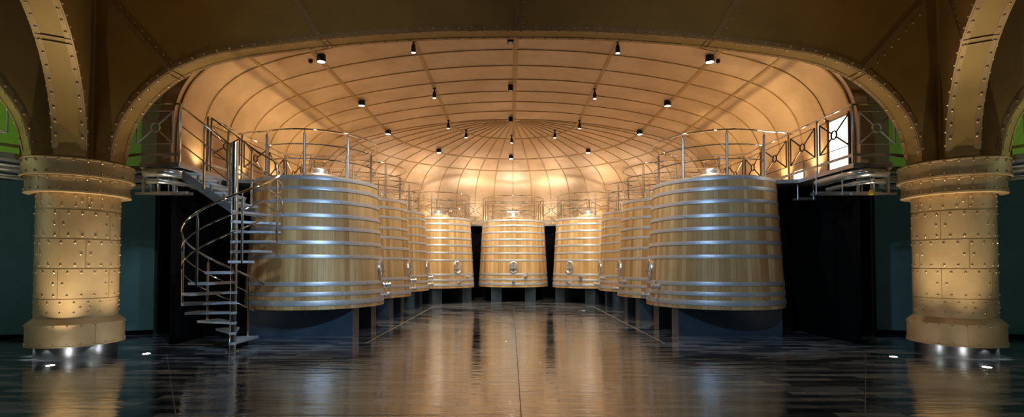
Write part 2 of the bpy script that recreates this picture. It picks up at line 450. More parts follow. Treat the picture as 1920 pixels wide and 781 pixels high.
def make_column(sx):
    side = 'left' if sx < 0 else 'right'
    t = empty('riveted_column', (sx * CX, CY, 0))
    tag(t, 'riveted bronze column %s, with two capital rings and a chamfered base' % ('nearer the spiral staircase, left side' if sx < 0 else 'on the right side of the hall'), 'column')
    rs = 0.602
    mb = MB(); mb.lathe([(rs, 0.66), (rs, 2.95)], 72)
    seams = [2.62, 2.10, 1.575, 1.04]
    for z in seams: mb.lathe([(rs, z - 0.006), (rs + 0.004, z - 0.006), (rs + 0.004, z + 0.006), (rs, z + 0.006)], 72, mi=1)
    bands = [0.66] + seams[::-1] + [2.93]
    for bi in range(len(bands) - 1):
        z0, z1 = bands[bi] + 0.065, bands[bi + 1] - 0.065
        if bi == 0: z0 = 0.80
        for k in range(20):
            a = 2 * pi * (k + (0.5 if bi % 2 else 0)) / 20
            for z in (z0, z1):
                p = Vector((cos(a), sin(a), 0)); mb.rivet(p * rs + Vector((0, 0, z)), p, 0.019, 2)
        for k in range(5):
            a0 = 2 * pi * (k + (0.5 if bi % 2 else 0.0)) / 5 + 0.18 * pi
            p = Vector((cos(a0), sin(a0), 0)); q = Vector((-sin(a0), cos(a0), 0))
            if bi != 0: mb.box((-0.004, -0.004, bands[bi]), (0.004, 0.004, bands[bi + 1]), 1, Matrix.Translation(p * rs))
            for da in (-0.11, 0.11):
                pp = Vector((cos(a0 + da), sin(a0 + da), 0))
                for z in ([(z0 + z1) / 2] if z1 - z0 < 0.5 else [z0 + (z1 - z0) * 0.35, z0 + (z1 - z0) * 0.65])[:1]:
                    mb.rivet(pp * rs + Vector((0, 0, z)), pp, 0.019, 2)
    mb.build('shaft', ['column', 'seam', 'rivet'], t, angle=30)
    def ring(name, r, z0, z1):
        m = MB(); lip = 0.022
        m.lathe([(rs - 0.02, z0), (r + lip, z0), (r + lip, z0 + 0.03), (r, z0 + 0.035), (r, z1 - 0.03), (r + 0.012, z1 - 0.025), (r + 0.012, z1), (rs - 0.1, z1)], 72)
        for k in range(26):
            a = 2 * pi * k / 26; p = Vector((cos(a), sin(a), 0))
            m.rivet(p * (r + 0.004) + Vector((0, 0, z0 + 0.065)), p, 0.022, 1)
            m.rivet(p * (r + 0.008) + Vector((0, 0, z1 - 0.05)), p, 0.022, 1)
        for k in range(4):
            a = R(50 + 90 * k); p = Vector((cos(a), sin(a), 0))
            m.box((-0.004, -0.004, z0 + 0.035), (0.004, 0.004, z1 - 0.02), 0, Matrix.Translation(p * r))
        m.build(name, ['column', 'rivet'], t, angle=30)
    ring('lower_capital_ring', 0.745, 2.92, 3.205); ring('upper_capital_ring', 0.80, 3.21, 3.515)
    m = MB(); rp = 0.705
    m.lathe([(rs - 0.03, 0.70), (rs + 0.002, 0.70), (rp, 0.60), (rp, 0.24), (rp + 0.012, 0.235), (rp + 0.012, 0.215), (rs - 0.04, 0.215)], 72)
    for k in range(24):
        a = 2 * pi * k / 24; p = Vector((cos(a), sin(a), 0)); m.rivet(p * rp + Vector((0, 0, 0.575)), p, 0.018, 1); m.rivet(p * rp + Vector((0, 0, 0.262)), p, 0.018, 1)
    for k in range(4):
        a = R(62 + 90 * k); p = Vector((cos(a), sin(a), 0)); m.box((-0.003, -0.003, 0.24), (0.003, 0.003, 0.6), 1, Matrix.Translation(p * rp))
    m.build('plinth', ['column', 'rivet'], t, angle=25)
    m = MB(); m.lathe([(0.58, 0.0), (0.592, 0.0), (0.592, 0.21), (0.58, 0.21)], 72)
    tag(m.build('base_ring', 'brushed', t, angle=30), 'brushed steel ring lit from above by small lamps')
    # upper pier: octagonal box with riveted corner strips
    m = MB(); rp = 0.50
    angs = [R(22.5 + 45 * k) for k in range(8)]
    pts = [Vector((rp * cos(a), rp * sin(a), 0)) for a in angs]
    vs = [p + Vector((0, 0, 3.515)) for p in pts] + [p + Vector((0, 0, TOPZ)) for p in pts]
    m.add(vs, [(k, (k + 1) % 8, 8 + (k + 1) % 8, 8 + k) for k in range(8)] + [tuple(range(8))[::-1], tuple(range(8, 16))], 0)
    for k in range(8):
        for (j, l) in ((k, (k + 1) % 8), (k, (k - 1) % 8)):
            a, b = pts[j], pts[l]; d = (b - a).normalized(); nn = (a + b).normalized()
            c0 = a + d * 0.035
            m.strip([c0 + Vector((0, 0, 3.52)), c0 + Vector((0, 0, TOPZ - 0.01))], [nn, nn], 0.06, 0.012, 1)
            z = 3.66
            while z < 7.4: m.rivet(c0 + nn * 0.012 + Vector((0, 0, z)), nn, 0.02, 2); z += 0.25
        a, b = pts[k], pts[(k + 1) % 8]; nn = (a + b).normalized()
        m.strip([a + Vector((0, 0, 5.15)), b + Vector((0, 0, 5.15))], [nn, nn], 0.03, 0.01, 1)
    m.build('upper_pier', ['bronze', 'seam', 'rivet'], t, angle=30)
    return t
make_column(-1); make_column(1)

# ------------------------------------------------------------------ floor, outer walls, hall ceiling
mb = MB(); mb.box((-20, -9, -0.15), (20, 27, 0)); fl = tag(mb.build('floor', 'floor', smooth=False), 'dark glossy slate tiled floor', kind='structure')
def bar(name, a, b, w, label, h=0.002):
    m = MB(); m.strip([Vector((*a, 0.0)), Vector((*b, 0.0))], [Vector((0, 0, 1))] * 2, w, h); return tag(m.build(name, 'brass' if w > 0.015 else 'joint', smooth=False), label, kind='structure')
k = 1
for (a, b, lb) in (((-3.16, 10.4), (-3.16, 19.2), 'pale inlaid floor strip running in front of the left row of vats'), ((3.12, 10.4), (3.12, 19.2), 'pale inlaid floor strip running in front of the right row of vats'),
               ((-3.16, 19.2), (3.12, 19.2), 'pale inlaid floor strip crossing before the central vat'), ((-3.16, 15.3), (3.12, 15.3), 'pale floor strip crossing halfway down the aisle'),
               ((0.0, 3.5), (0.0, 19.2), 'thin centre line joint of the floor'), ((-3.8, 5.47), (-0.9, 5.47), 'pale strip crossing at lower left of the floor'),
               ((-3.8, 5.47), (-6.5, 9.2), 'diagonal strip running towards the left column'), ((3.8, 5.47), (6.5, 9.2), 'diagonal strip running towards the right column')):
    bar('trim_%d' % k, a, b, 0.022 if k < 5 else 0.010, lb); k += 1

mb = MB(); mb.box((-20, -9, TOPZ), (20, 10.3, TOPZ + 0.2)); tag(mb.build('ceiling_hall', 'bronze', smooth=False), 'dark ceiling of the hall above the arches', kind='structure')

def wall_poly(name, pts, z0, z1, mat, label, th=0.15, kind='structure', out=1):
    m = MB(); pts = [Vector((*p, 0)) for p in pts]; N = len(pts); vs = []; fs = []
    for i, p in enumerate(pts):
        t = (pts[min(i + 1, N - 1)] - pts[max(i - 1, 0)]).normalized(); nn = Vector((t.y, -t.x, 0)) * th * out
        vs += [p + Vector((0, 0, z0)), p + Vector((0, 0, z1)), p + nn + Vector((0, 0, z1)), p + nn + Vector((0, 0, z0))]
    for i in range(N - 1):
        a = i * 4; b = a + 4
        for q in range(4): fs.append((a + q, a + (q + 1) % 4, b + (q + 1) % 4, b + q))
    fs += [(0, 1, 2, 3), (N * 4 - 4, N * 4 - 3, N * 4 - 2, N * 4 - 1)]
    m.add(vs, fs); return tag(m.build(name, mat, smooth=False), label, kind=kind)
ZW = 3.63
# lower wall behind the vats, shade under the gallery put into its black
pts = [(-7.1, 10.3)] + [(-7.1, 12), (-7.1, 15), (-7.1, Y0)] + [(-7.1 * cos(pi * i / 36), Y0 + 7.1 * sin(pi * i / 36)) for i in range(1, 36)] + [(7.1, Y0), (7.1, 15), (7.1, 12), (7.1, 10.3)]
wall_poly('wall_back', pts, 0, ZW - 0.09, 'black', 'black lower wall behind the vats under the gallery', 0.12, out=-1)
for sx, sd in ((-1, 'left'), (1, 'right')):
    f = lambda P: [(sx * x, y) for x, y in P]
    wall_poly('wall_teal_' + sd, f([(8.64, 11.8), (11.45, 10.95), (14.5, 9.2), (17.5, 6.0), (19, 0), (19, -9)]), 0, ZW - 0.10, 'teal', 'dark teal painted wall behind the %s column' % sd, out=sx * -1)
    wall_poly('baseboard_' + sd, f([(8.62, 11.76), (11.43, 10.91), (14.46, 9.16), (17.45, 5.97), (18.94, 0)]), 0, 0.10, 'black', 'black skirting at the foot of the teal wall', 0.03, out=sx * -1)
    wall_poly('wall_recess_' + sd, f([(7.3, 15.2), (8.64, 15.2), (8.64, 11.95)]), 0, ZW - 0.09, 'black', 'black recess wall between teal wall and vats', 0.12, out=sx)  # closes the opening; its darkness is put into the colour
    wall_poly('wall_panel_' + sd, f([(7.3, 11.0), (8.40, 11.0)]), ZW, TOPZ, 'brown', 'dark brown upper wall panel beside the vault edge', 0.1, out=-1 * sx)
    wall_poly('wall_green_' + sd, f([(8.3, 11.6), (11.0, 11.3), (14, 9.5), (16.5, 5.5), (17, 0)]), ZW, TOPZ, 'green', 'bright green upper wall beyond the %s arch' % sd, 0.1, out=-1 * sx)

# ------------------------------------------------------------------ vats
VR = lambda z: 1.614 - 0.0597 * z
VZ = 0.655
def build_vat():
    t = empty('oak_vat', (0, 0, VZ)); 
    m = MB(); m.lathe([(0.0, 0.0), (VR(0), 0.0)] + [(VR(z), z) for z in (0.5, 1, 1.5, 2, 2.5, 3.0)] + [(1.375, 3.0), (1.375, 2.92), (0.0, 2.92)], 96)
    m.build('staves', 'wood', t, angle=30)
    for (zt, h) in ((2.985, 0.085), (2.75, 0.085), (2.46, 0.085), (2.14, 0.085), (1.85, 0.085), (1.53, 0.085), (1.22, 0.085), (0.615, 0.095), (0.39, 0.095), (0.20, 0.115)):
        m = MB(); a, b = VR(zt - h), VR(zt); e = 0.008
        m.lathe([(a - 0.004, zt - h), (a + e, zt - h), (a + e + 0.002, zt - h + 0.004), (b + e + 0.002, zt - 0.004), (b + e, zt), (b - 0.004, zt)], 96)
        # overlap joint with its rivets
        ja = R(random.choice((35, 60, 100, 160)))
        for da in (-0.03, 0.0, 0.03):
            p = Vector((sin(ja + da), -cos(ja + da), 0)); m.rivet(p * (VR(zt - h / 2) + e) + Vector((0, 0, zt - h / 2)), p, 0.012, 0)
        m.build('hoop', 'hoop', t, angle=30)
    # oval hatch
    zc = 0.865; T = Matrix.Translation((0, -VR(zc), zc)) @ Matrix.Rotation(R(90), 4, 'X') @ Matrix.Rotation(R(-3.4), 4, 'X')
    m = MB(); m.lathe([(0.19, -0.03), (0.195, 0.03), (0.185, 0.045), (0.165, 0.05), (0.15, 0.03), (0.135, 0.012), (0.07, 0.02), (0.0, 0.03)], 40, mat=T @ Matrix.Scale(1.42, 4, (0, 1, 0)))
    h = m.build('hatch', 'lid', t, angle=40)
    m = MB(); m.tube([T @ Vector((-0.12, -0.03, 0.06)), T @ Vector((0.12, -0.03, 0.06))], 0.014, 8); m.tube([T @ Vector((0, -0.03, 0.01)), T @ Vector((0, -0.03, 0.11))], 0.017, 8)
    m.tube([T @ Vector((0, -0.2, 0.04)), T @ Vector((0, -0.03, 0.07)), T @ Vector((0, 0.2, 0.04))], 0.012, 8)
    m.tube([T @ Vector((-0.05, -0.03, 0.11)), T @ Vector((0.05, -0.03, 0.11))], 0.010, 8)
    m.build('hatch_clamp', 'brushed', h)
    # taps
    for (ang, z) in ((0.0, 0.23), (19.0, 0.475)):
        Tv = Matrix.Rotation(R(ang), 4, 'Z') @ Matrix.Translation((0, -VR(z), z)) @ Matrix.Rotation(R(90), 4, 'X') @ Matrix.Scale(1.25, 4)
        m = MB(); m.lathe([(0.0, -0.02), (0.052, -0.02), (0.052, 0.02), (0.03, 0.026), (0.03, 0.05), (0.05, 0.06), (0.05, 0.10), (0.03, 0.11), (0.03, 0.125), (0.058, 0.13), (0.058, 0.16), (0.02, 0.165), (0, 0.165)], 20, mat=Tv)
        tp = m.build('tap', 'lid', t, angle=40)
        m = MB(); m.tube([Tv @ Vector((0, 0.04, 0.08)), Tv @ Vector((0, 0.09, 0.08)), Tv @ Vector((0.07, 0.10, 0.09))], 0.009, 6); m.build('tap_lever', 'steel', tp)
    # manhole on top
    m = MB(); m.lathe([(0.55, 2.92), (0.55, 3.13), (0.53, 3.15), (0.46, 3.15), (0.46, 2.92)], 40); m.build('manhole_collar', 'wood', t, angle=30)
    m = MB(); m.lathe([(0.0, 3.15), (0.50, 3.15), (0.51, 3.18), (0.49, 3.21), (0.30, 3.25), (0.22, 3.27), (0.21, 3.36), (0.20, 3.38), (0.10, 3.42), (0.0, 3.44)], 40)
    for k in range(6):
        a = R(60 * k); p = Vector((cos(a), sin(a), 0)) * 0.45; m.tube([p + Vector((0, 0, 3.2)), p + Vector((0, 0, 3.29))], 0.018, 6)
    ld = m.build('manhole_lid', 'lid', t, angle=40)
    m = MB(); m.tube([(-0.035, 0.1, 3.38), (-0.035, 0.1, 3.66)], 0.014, 6); m.tube([(0.045, 0.1, 3.38), (0.045, 0.1, 3.60)], 0.012, 6)
    m.tube([(-0.3, 0.05, 3.47), (0.3, 0.05, 3.47)], 0.012, 6); m.tube([(-0.3, 0.05, 3.47), (-0.42, 0.05, 3.24)], 0.012, 6); m.tube([(0.3, 0.05, 3.47), (0.42, 0.05, 3.24)], 0.012, 6)
    m.build('lid_handle', 'steel', ld)
    return t
def build_guard():
    t = empty('guard_rail', (0, 0, VZ + 3.0))
    RG = 1.41; z0 = 0.0
    arc = [R(148 + (392 - 148) * i / 60) for i in range(61)]
    def ringpts(z, ext=True):
        p = [Vector((RG * cos(a), RG * sin(a), z)) for a in arc]
        if ext: p = [Vector((-0.98, 1.50, z))] + [Vector((-1.15, 1.15, z))] + p + [Vector((1.15, 1.15, z)), Vector((0.98, 1.50, z))]
        return p
    m = MB(); m.tube(ringpts(1.03), 0.021, 8); m.build('top_rail', 'chrome', t)
    for z in (0.70, 0.37):
        m = MB(); m.tube(ringpts(z, False), 0.016, 6); m.build('middle_rail', 'chrome', t)
    for a in (150, 189, 228, 312, 351, 390):
        m = MB(); p = Vector((RG * cos(R(a)), RG * sin(R(a)), 0))
        m.tube([p + Vector((0, 0, 0.0)), p + Vector((0, 0, 0.95))], 0.03, 8); m.tube([p + Vector((0, 0, 0.94)), p + Vector((0, 0, 1.02))], 0.011, 6)
        m.build('post', 'post', t)
    return t
def build_pedestal():
    t = empty('vat_pedestal', (0, 0, 0))
    for x in (-0.75, 0.75):
        m = MB(); m.box((x - 0.235, -1.2, 0), (x + 0.235, 1.2, VZ)); m.build('support_wall', 'pedestal', t, smooth=False)
    return t
vat0, guard0, ped0 = build_vat(), build_guard(), build_pedestal()
FA = pi / 2
vats = [  # x, y, facing direction, where
    (0, 23.05, (0, -1), 'the central vat at the far end of the aisle', 'central vat at the far end'),
    (-3.37, 22.03, (0.63, -0.77), 'standing just left of the central vat', 'vat just left of the central one'),
    (3.37, 22.03, (-0.63, -0.77), 'standing just right of the central vat', 'vat just right of the central one'),
    (-4.93, 19.16, (1, 0), 'farthest of the three in the left row', 'farthest vat of the left row'),
    (4.93, 19.16, (-1, 0), 'farthest of the three in the right row', 'farthest vat of the right row'),
    (-4.93, 15.72, (1, 0), 'middle one of the left row', 'middle vat of the left row'),
    (4.93, 15.72, (-1, 0), 'middle one of the right row', 'middle vat of the right row'),
    (-4.955, 12.37, (1, 0), 'nearest on the left, behind the spiral staircase', 'nearest left vat behind the spiral staircase'),
    (4.955, 12.37, (-1, 0), 'nearest on the right, below the lit doorway', 'nearest right vat below the lit doorway')]
for i, (x, y, d, w, w2) in enumerate(vats):
    rz = atan2(d[1], d[0]) + pi / 2
    for proto, nm, z, lab, cat, grp in ((vat0, 'vat', VZ, 'oak vat with steel hoops, ' + w, 'wine vat', 'oak vats around the cellar'),
                        (guard0, 'guard', VZ + 3.0, 'round chrome guard rail on top of the ' + w2, 'railing', 'guard rails on the vats'),
                        (ped0, 'ped', 0, 'dark stone walls carrying the ' + w2, 'pedestal', 'pedestals under the vats')):
        o = proto if i == 0 else copy_tree(proto)
        o.location = (x, y, z); o.rotation_euler = (0, 0, rz); tag(o, lab, cat, grp)

# ------------------------------------------------------------------ gallery
def r_in(s):
    k, q = s
    base = 6.56
    if k in 'LR':
        r = base
        for (x, y, *_r) in vats:
            if abs(abs(x) - 4.94) < 0.1 and abs(q - y) < 0.95: r = min(r, 4.94 + sqrt(1.46 ** 2 - (q - y) ** 2) + 0.01)
        return max(r, 6.0)
    r = base
    while r < 6.95 and any(hypot(-r * cos(q) - x, Y0 + r * sin(q) - y) < 1.46 for x, y, *_r in vats): r += 0.02
    return r
gs = [('L', 9.55 + (Y0 - 9.55) * i / 70) for i in range(70)] + [('A', pi * i / 72) for i in range(73)] + [('R', Y0 - (Y0 - 9.55) * (i + 1) / 70) for i in range(70)]
mb = MB(); vs = []; fs = []
for s in gs:
    ri = r_in(s)
    for (r, z) in ((ri, ZW - 0.085), (ri, ZW), (7.09, ZW), (7.09, ZW - 0.085)): vs.append(pos(s, r, z))
for i in range(len(gs) - 1):
    a = i * 4; b = a + 4
    for q in range(4): fs.append((a + q, a + (q + 1) % 4, b + (q + 1) % 4, b + q))
fs += [(0, 1, 2, 3), (len(gs) * 4 - 4, len(gs) * 4 - 3, len(gs) * 4 - 2, len(gs) * 4 - 1)]
mb.add(vs, fs); tag(mb.build('gallery_walkway', 'brushed', smooth=False), 'narrow steel gallery walkway curving along the vault wall behind the vats', 'walkway')

def side_platform(sx):
    side = 'left' if sx < 0 else 'right'
    P = [(6.54, 9.5), (7.3, 9.5), (7.5, 9.86), (8.5, 9.95), (8.95, 8.77), (12.6, 2.45), (16.6, 2.45), (16.2, 5.4), (13.8, 9.2), (10.9, 11.1), (8.5, 11.35), (7.25, 11.35), (7.25, 10.0), (7.11, 10.0), (7.11, 9.54), (6.54, 9.54)]
    m = MB(); n = len(P); vs = [(sx * x, y, ZW - 0.095) for x, y in P] + [(sx * x, y, ZW + 0.002) for x, y in P]
    m.add(vs, [tuple(range(n))[::-1], tuple(range(n, 2 * n))] + [(k, (k + 1) % n, n + (k + 1) % n, n + k) for k in range(n)])
    return tag(m.build('gallery_platform', 'brushed', smooth=False), 'steel landing with polished edge behind the %s column' % side, 'platform')
side_platform(-1); side_platform(1)

def x_panel(mb, a, b, zlo, zhi, mi=0, ring=0.085, fr=0.016, w=0.016):
    """rectangular frame with crossed bars and a ring in the middle, between points a and b"""
    a = Vector(a); b = Vector(b); A = lambda p, z: Vector((p.x, p.y, z)); c = (A(a, zlo) + A(b, zhi)) / 2
    cor = [A(a, zlo), A(b, zlo), A(b, zhi), A(a, zhi)]
    for k in range(4): mb.tube([cor[k], cor[(k + 1) % 4]], fr if k % 2 else fr * 0.55, 6, mi)
    for q in cor:
        d = (c - q).normalized(); mb.tube([q, c - d * ring], w, 6, mi)
    u = (b - a).normalized(); u.z = 0
    mb.tube([c + u * (ring * cos(2 * pi * k / 20)) + Vector((0, 0, ring * sin(2 * pi * k / 20))) for k in range(20)], w, 6, mi, closed=True)

def railing(name, pts, label, posts, panels, group=None, matp='framebrown', top=1.14, gaps=()):
    t = empty(name, (pts[0][0], pts[0][1], ZW)); inv = Matrix.Translation((-pts[0][0], -pts[0][1], -ZW))
    tag(t, label, 'railing', group)
    def B(m, nm, mat): 
        m.v = [tuple(inv @ Vector(v)) for v in m.v]; return m.build(nm, mat, t)
    P = [Vector((*p, 0)) for p in pts]
    m = MB(); m.tube([p + Vector((0, 0, ZW + top)) for p in P], 0.022, 8); B(m, 'top_rail', 'chrome')
    for (za, rr) in ((0.13, 0.02),):
        m = MB(); m.strip([p + Vector((0, 0, ZW + za)) for p in P], [Vector((0, 0, 1))] * len(P), 0.02, 0.05); B(m, 'kick_rail', 'brushed')
    for p in posts:
        m = MB(); q = Vector((*p, 0)); m.tube([q + Vector((0, 0, ZW)), q + Vector((0, 0, ZW + top))], 0.026, 8); B(m, 'post', 'steel')
    for (a, b) in panels:
        m = MB(); A = Vector((*a, 0)); Bb = Vector((*b, 0)); d = (Bb - A); x_panel(m, A + d * 0.08, Bb - d * 0.08, ZW + 0.36, ZW + top - 0.14); B(m, 'cross_panel', matp)
    return t
for sx, sd in ((-1, 'left'), (1, 'right')):
    f = lambda P: [(sx * x, y) for x, y in P]
    # inner rail along the walkway
    ys = ([9.5, 10.6, 11.7] if sx > 0 else [10.38, 11.7]) + [12.95, 13.95, 15.05, 16.35, 17.5]
    X = 6.53
    pl = [(X, y) for y in ys]
    pans = [(pl[i], pl[i + 1]) for i in range(len(pl) - 1)]
    railing('gallery_railing', f(pl), 'straight gallery railing with ringed cross panels behind the %s row of vats' % sd, f(pl[:]), [f(p) for p in pans])
    # landing rail facing the hall
    railing('landing_railing', f([(X, 9.5), (7.3, 9.5), (8.2, 9.85)][:2] + [(8.6, 9.98), (9.0, 8.9), (12.0, 3.7)]), 'landing railing with ringed cross panel beside the %s column' % sd,
            f([(X, 9.5), (9.0, 8.9), (9.9, 7.34), (10.8, 5.78)] if sx > 0 else [(X, 9.5), (9.0, 8.9), (9.9, 7.34), (10.8, 5.78)]), [f([(6.6, 9.5), (7.42, 9.5)]), f([(9.02, 8.86), (9.88, 7.38)]), f([(9.92, 7.3), (10.78, 5.82)])], matp='brushed')
# curved railing round the apse
arc = [(-6.5 * cos(pi * i / 60), Y0 + 6.5 * sin(pi * i / 60)) for i in range(2, 59)]
def keep(p): return True
pa = [2, 6, 10, 15, 19, 23, 26, 34, 37, 41, 45, 50, 54, 58]
pp = [(-6.5 * cos(pi * i / 60), Y0 + 6.5 * sin(pi * i / 60)) for i in pa]
def rout(i):
    r = 6.56; q = pi * i / 60
    while any(hypot(-r * cos(q) - x, Y0 + r * sin(q) - y) < 1.52 for x, y, *_r in vats): r += 0.01
    return (-r * cos(q), Y0 + r * sin(q))
arc = [rout(i) for i in range(1, 60)]
pp = [rout(i) for i in pa]
pans = [(pp[i], pp[i + 1]) for i in range(len(pp) - 1)]
railing('gallery_railing', arc, 'curved gallery railing with ringed cross panels behind the far vats', pp, pans, matp='steel')

# lit doorway in the right side of the vault wall, with frame
m = MB(); m.box((7.045, 10.36, ZW), (7.075, 10.98, ZW + 1.34)); tag(m.build('door_1', 'door', smooth=False), 'backlit white doorway in the right vault wall', kind='structure')
m = MB()
for (a, b) in (((7.03, 10.30, ZW), (7.09, 10.36, ZW + 1.44)), ((7.03, 10.98, ZW), (7.09, 11.04, ZW + 1.44)), ((7.03, 10.30, ZW + 1.34), (7.09, 11.04, ZW + 1.46))): m.box(a, b)
tag(m.build('door_frame', 'framebrown', smooth=False), 'dark frame of the lit doorway', kind='structure')
m = MB(); m.box((7.05, 12.05, ZW), (7.075, 12.4, ZW + 0.36)); tag(m.build('door_2', 'door', smooth=False), 'second lit opening low in the right vault wall', kind='structure')

# ducts and cable trays under the landings
for sx, sd in ((1, 'right'), (-1, 'left')):
    def run(x0, yf, ye, z, off):
        p = [(x0, ye, z), (x0, yf + 0.45, z), (x0 + 0.04, yf + 0.14, z), (x0 + 0.18, yf, z), (7.0, yf, z), (7.2, yf + 0.04, z), (7.36, 9.9 + off, z), (7.75, 10.2 + off, z), (8.65, 10.18 + off, z), (9.12, 9.75 + off, z), (9.42 + off, 9.0, z), (12.75 + off, 3.2, z)]
        return [(sx * a, b, c) for a, b, c in smooth_curve(p, 4)]
    m = MB(); m.tube(run(6.62, 9.52, 10.75, 3.435, 0), 0.085, 16); o = m.build('round_duct', 'pipe'); tag(o, 'large shiny round duct bent under the %s landing' % sd, 'duct')
    m = MB(); m.tube(run(6.74, 9.56, 10.6, 3.275, 0.03), 0.05, 12); o = m.build('insulated_pipe', 'pipe'); tag(o, 'slimmer shiny pipe below the duct under the %s landing' % sd, 'pipe')
    for (ya, x0, x1, z) in ((10.0, 6.05 if sx > 0 else 6.62, 7.4, 3.1), (11.6, 6.6, 7.05, 3.2)):
        t = empty('cable_tray', (sx * (x0 + x1) / 2, ya, z)); tag(t, ('front' if ya < 11 else 'rear') + ' steel cable tray hanging under the %s gallery' % sd, 'cable tray')
        hw = (x1 - x0) / 2
        m = MB(); m.box((-hw, -0.08, -0.03), (hw, -0.075, 0.03)); m.box((-hw, 0.075, -0.03), (hw, 0.08, 0.03)); m.box((-hw, -0.08, -0.03), (hw, 0.08, -0.025)); m.build('tray', 'brushed', t, smooth=False)
        for hx in ((-hw + 0.02, -hw + 0.55, hw - 0.4) if ya < 11 else (-hw + 0.03, hw - 0.05)):
            m = MB(); m.tube([(hx, -0.078, -0.03), (hx, -0.078, ZW - 0.09 - z)], 0.012, 6); m.build('hanger', 'brushed', t)
    t = empty('pipe_bracket', (sx * 7.1, 9.75, 3.2)); tag(t, 'steel support frame under the %s landing' % sd, 'bracket')
    for dx in (-0.3, 0.0, 0.3):
        m = MB(); m.box((dx - 0.02, -0.02, -0.16), (dx + 0.02, 0.02, 0.33)); m.build('strut', 'brushed', t, smooth=False)
    m = MB(); m.box((-0.45, -0.03, -0.16), (0.45, 0.03, -0.12)); m.build('rail', 'brushed', t, smooth=False)
t = empty('pendant_control', (6.83, 9.45, 3.04)); tag(t, 'small yellow pendant control hanging by a thin cable under the right landing', 'pendant control')
m = MB(); m.lathe([(0, 0.05), (0.02, 0.05), (0.04, 0.01), (0.042, -0.04), (0, -0.045)], 12); m.build('handle_body', 'yellow', t)
m = MB(); m.tube([(0, 0, 0.045), (0, 0, 0.30)], 0.008, 6); m.build('cable', 'steel', t)

# ------------------------------------------------------------------ spiral staircase
PX, PY = -5.467, 9.53
st_ = empty('spiral_staircase', (PX, PY, 0)); tag(st_, 'steel spiral staircase with perforated treads rising to the left landing', 'staircase')
m = MB(); m.tube([(0, 0, 0.01), (0, 0, 4.02)], 0.062, 20); m.build('centre_pole', 'steel', st_)
m = MB(); m.lathe([(0.0, 0.0), (0.13, 0.0), (0.13, 0.012), (0.0, 0.012)], 28)
for k in range(6): m.tube([(0.105 * cos(R(60 * k)), 0.105 * sin(R(60 * k)), 0.01), (0.105 * cos(R(60 * k)), 0.105 * sin(R(60 * k)), 0.032)], 0.013, 6)
m.build('base_plate', 'steel', st_)
ZT = lambda i: 0.165 + 0.195 * (i - 1)
TH = lambda i: 100 + 26 * (i - 1)
RT = 0.83
for i in range(1, 15):
    m = MB(); z = ZT(i); th = R(TH(i)); hw = R(15); N = 6
    top = [(0.06 * cos(th - 1.2), 0.06 * sin(th - 1.2))] + [(RT * cos(th - hw + 2 * hw * k / N), RT * sin(th - hw + 2 * hw * k / N)) for k in range(N + 1)] + [(0.06 * cos(th + 1.2), 0.06 * sin(th + 1.2))]
    n = len(top); vs = [(x, y, z - 0.045) for x, y in top] + [(x, y, z) for x, y in top]
    m.add(vs, [tuple(range(n))[::-1], tuple(range(n, 2 * n))] + [(k, (k + 1) % n, n + (k + 1) % n, n + k) for k in range(n)])
    m.lathe([(0.060, z - 0.05), (0.068, z - 0.05), (0.068, z + 0.0), (0.060, z + 0.0)], 20)
    m.build('tread', 'tread', st_, smooth=True, angle=30)
FX = lambda k: -1.00 + 0.256 * k       # nosing of flight tread k, relative to pole
for k in range(4):
    z = 3.63 - 0.188 * (k + 1); x0 = -1.02 + 0.256 * k
    m = MB(); m.box((x0, 0.02, z - 0.045), (x0 + 0.29, 0.82, z)); m.build('tread', 'tread', st_, smooth=False)
    for yy in (0.06, 0.78):
        m = MB(); m.box((x0 + 0.255, yy - 0.02, z - 0.188), (x0 + 0.285, yy + 0.02, z - 0.045)); m.build('tread_bracket', 'brushed', st_, smooth=False)
def stringer(y):
    m = MB(); a = (-1.04, 3.50); b = (0.0, 2.74); h = 0.13
    vs = []
    for yy in (y - 0.012, y + 0.012):
        vs += [(a[0], yy, a[1] - 0.20), (b[0], yy, b[1] - 0.14), (b[0], yy, b[1] + 0.03), (a[0], yy, a[1] - 0.01)]
    m.add(vs, [(3, 2, 1, 0), (4, 5, 6, 7), (0, 1, 5, 4), (1, 2, 6, 5), (2, 3, 7, 6), (3, 0, 4, 7)]); m.build('stringer', 'brushed', st_, smooth=False)
stringer(0.03); stringer(0.80)
RR = 0.84; ZR = lambda th: 2.68 + 0.0075 * (th - 270)
def helix(dz, t0):
    p = [Vector((RR * cos(R(t)), RR * sin(R(t)), ZR(t) + dz)) for t in [t0 + (450 - t0) * k / 90 for k in range(91)]]
    zt = ZR(450) + dz
    return p + [Vector((-0.5, RR, zt + 0.5 * 0.735)), Vector((-0.98, RR, zt + 0.98 * 0.735))]
m = MB(); m.tube(helix(0, 76), 0.021, 8); m.build('handrail', 'chrome', st_)
for dz in (-0.33, -0.66):
    m = MB(); m.tube(helix(dz, 92), 0.012, 6); m.build('middle_rail', 'chrome', st_)
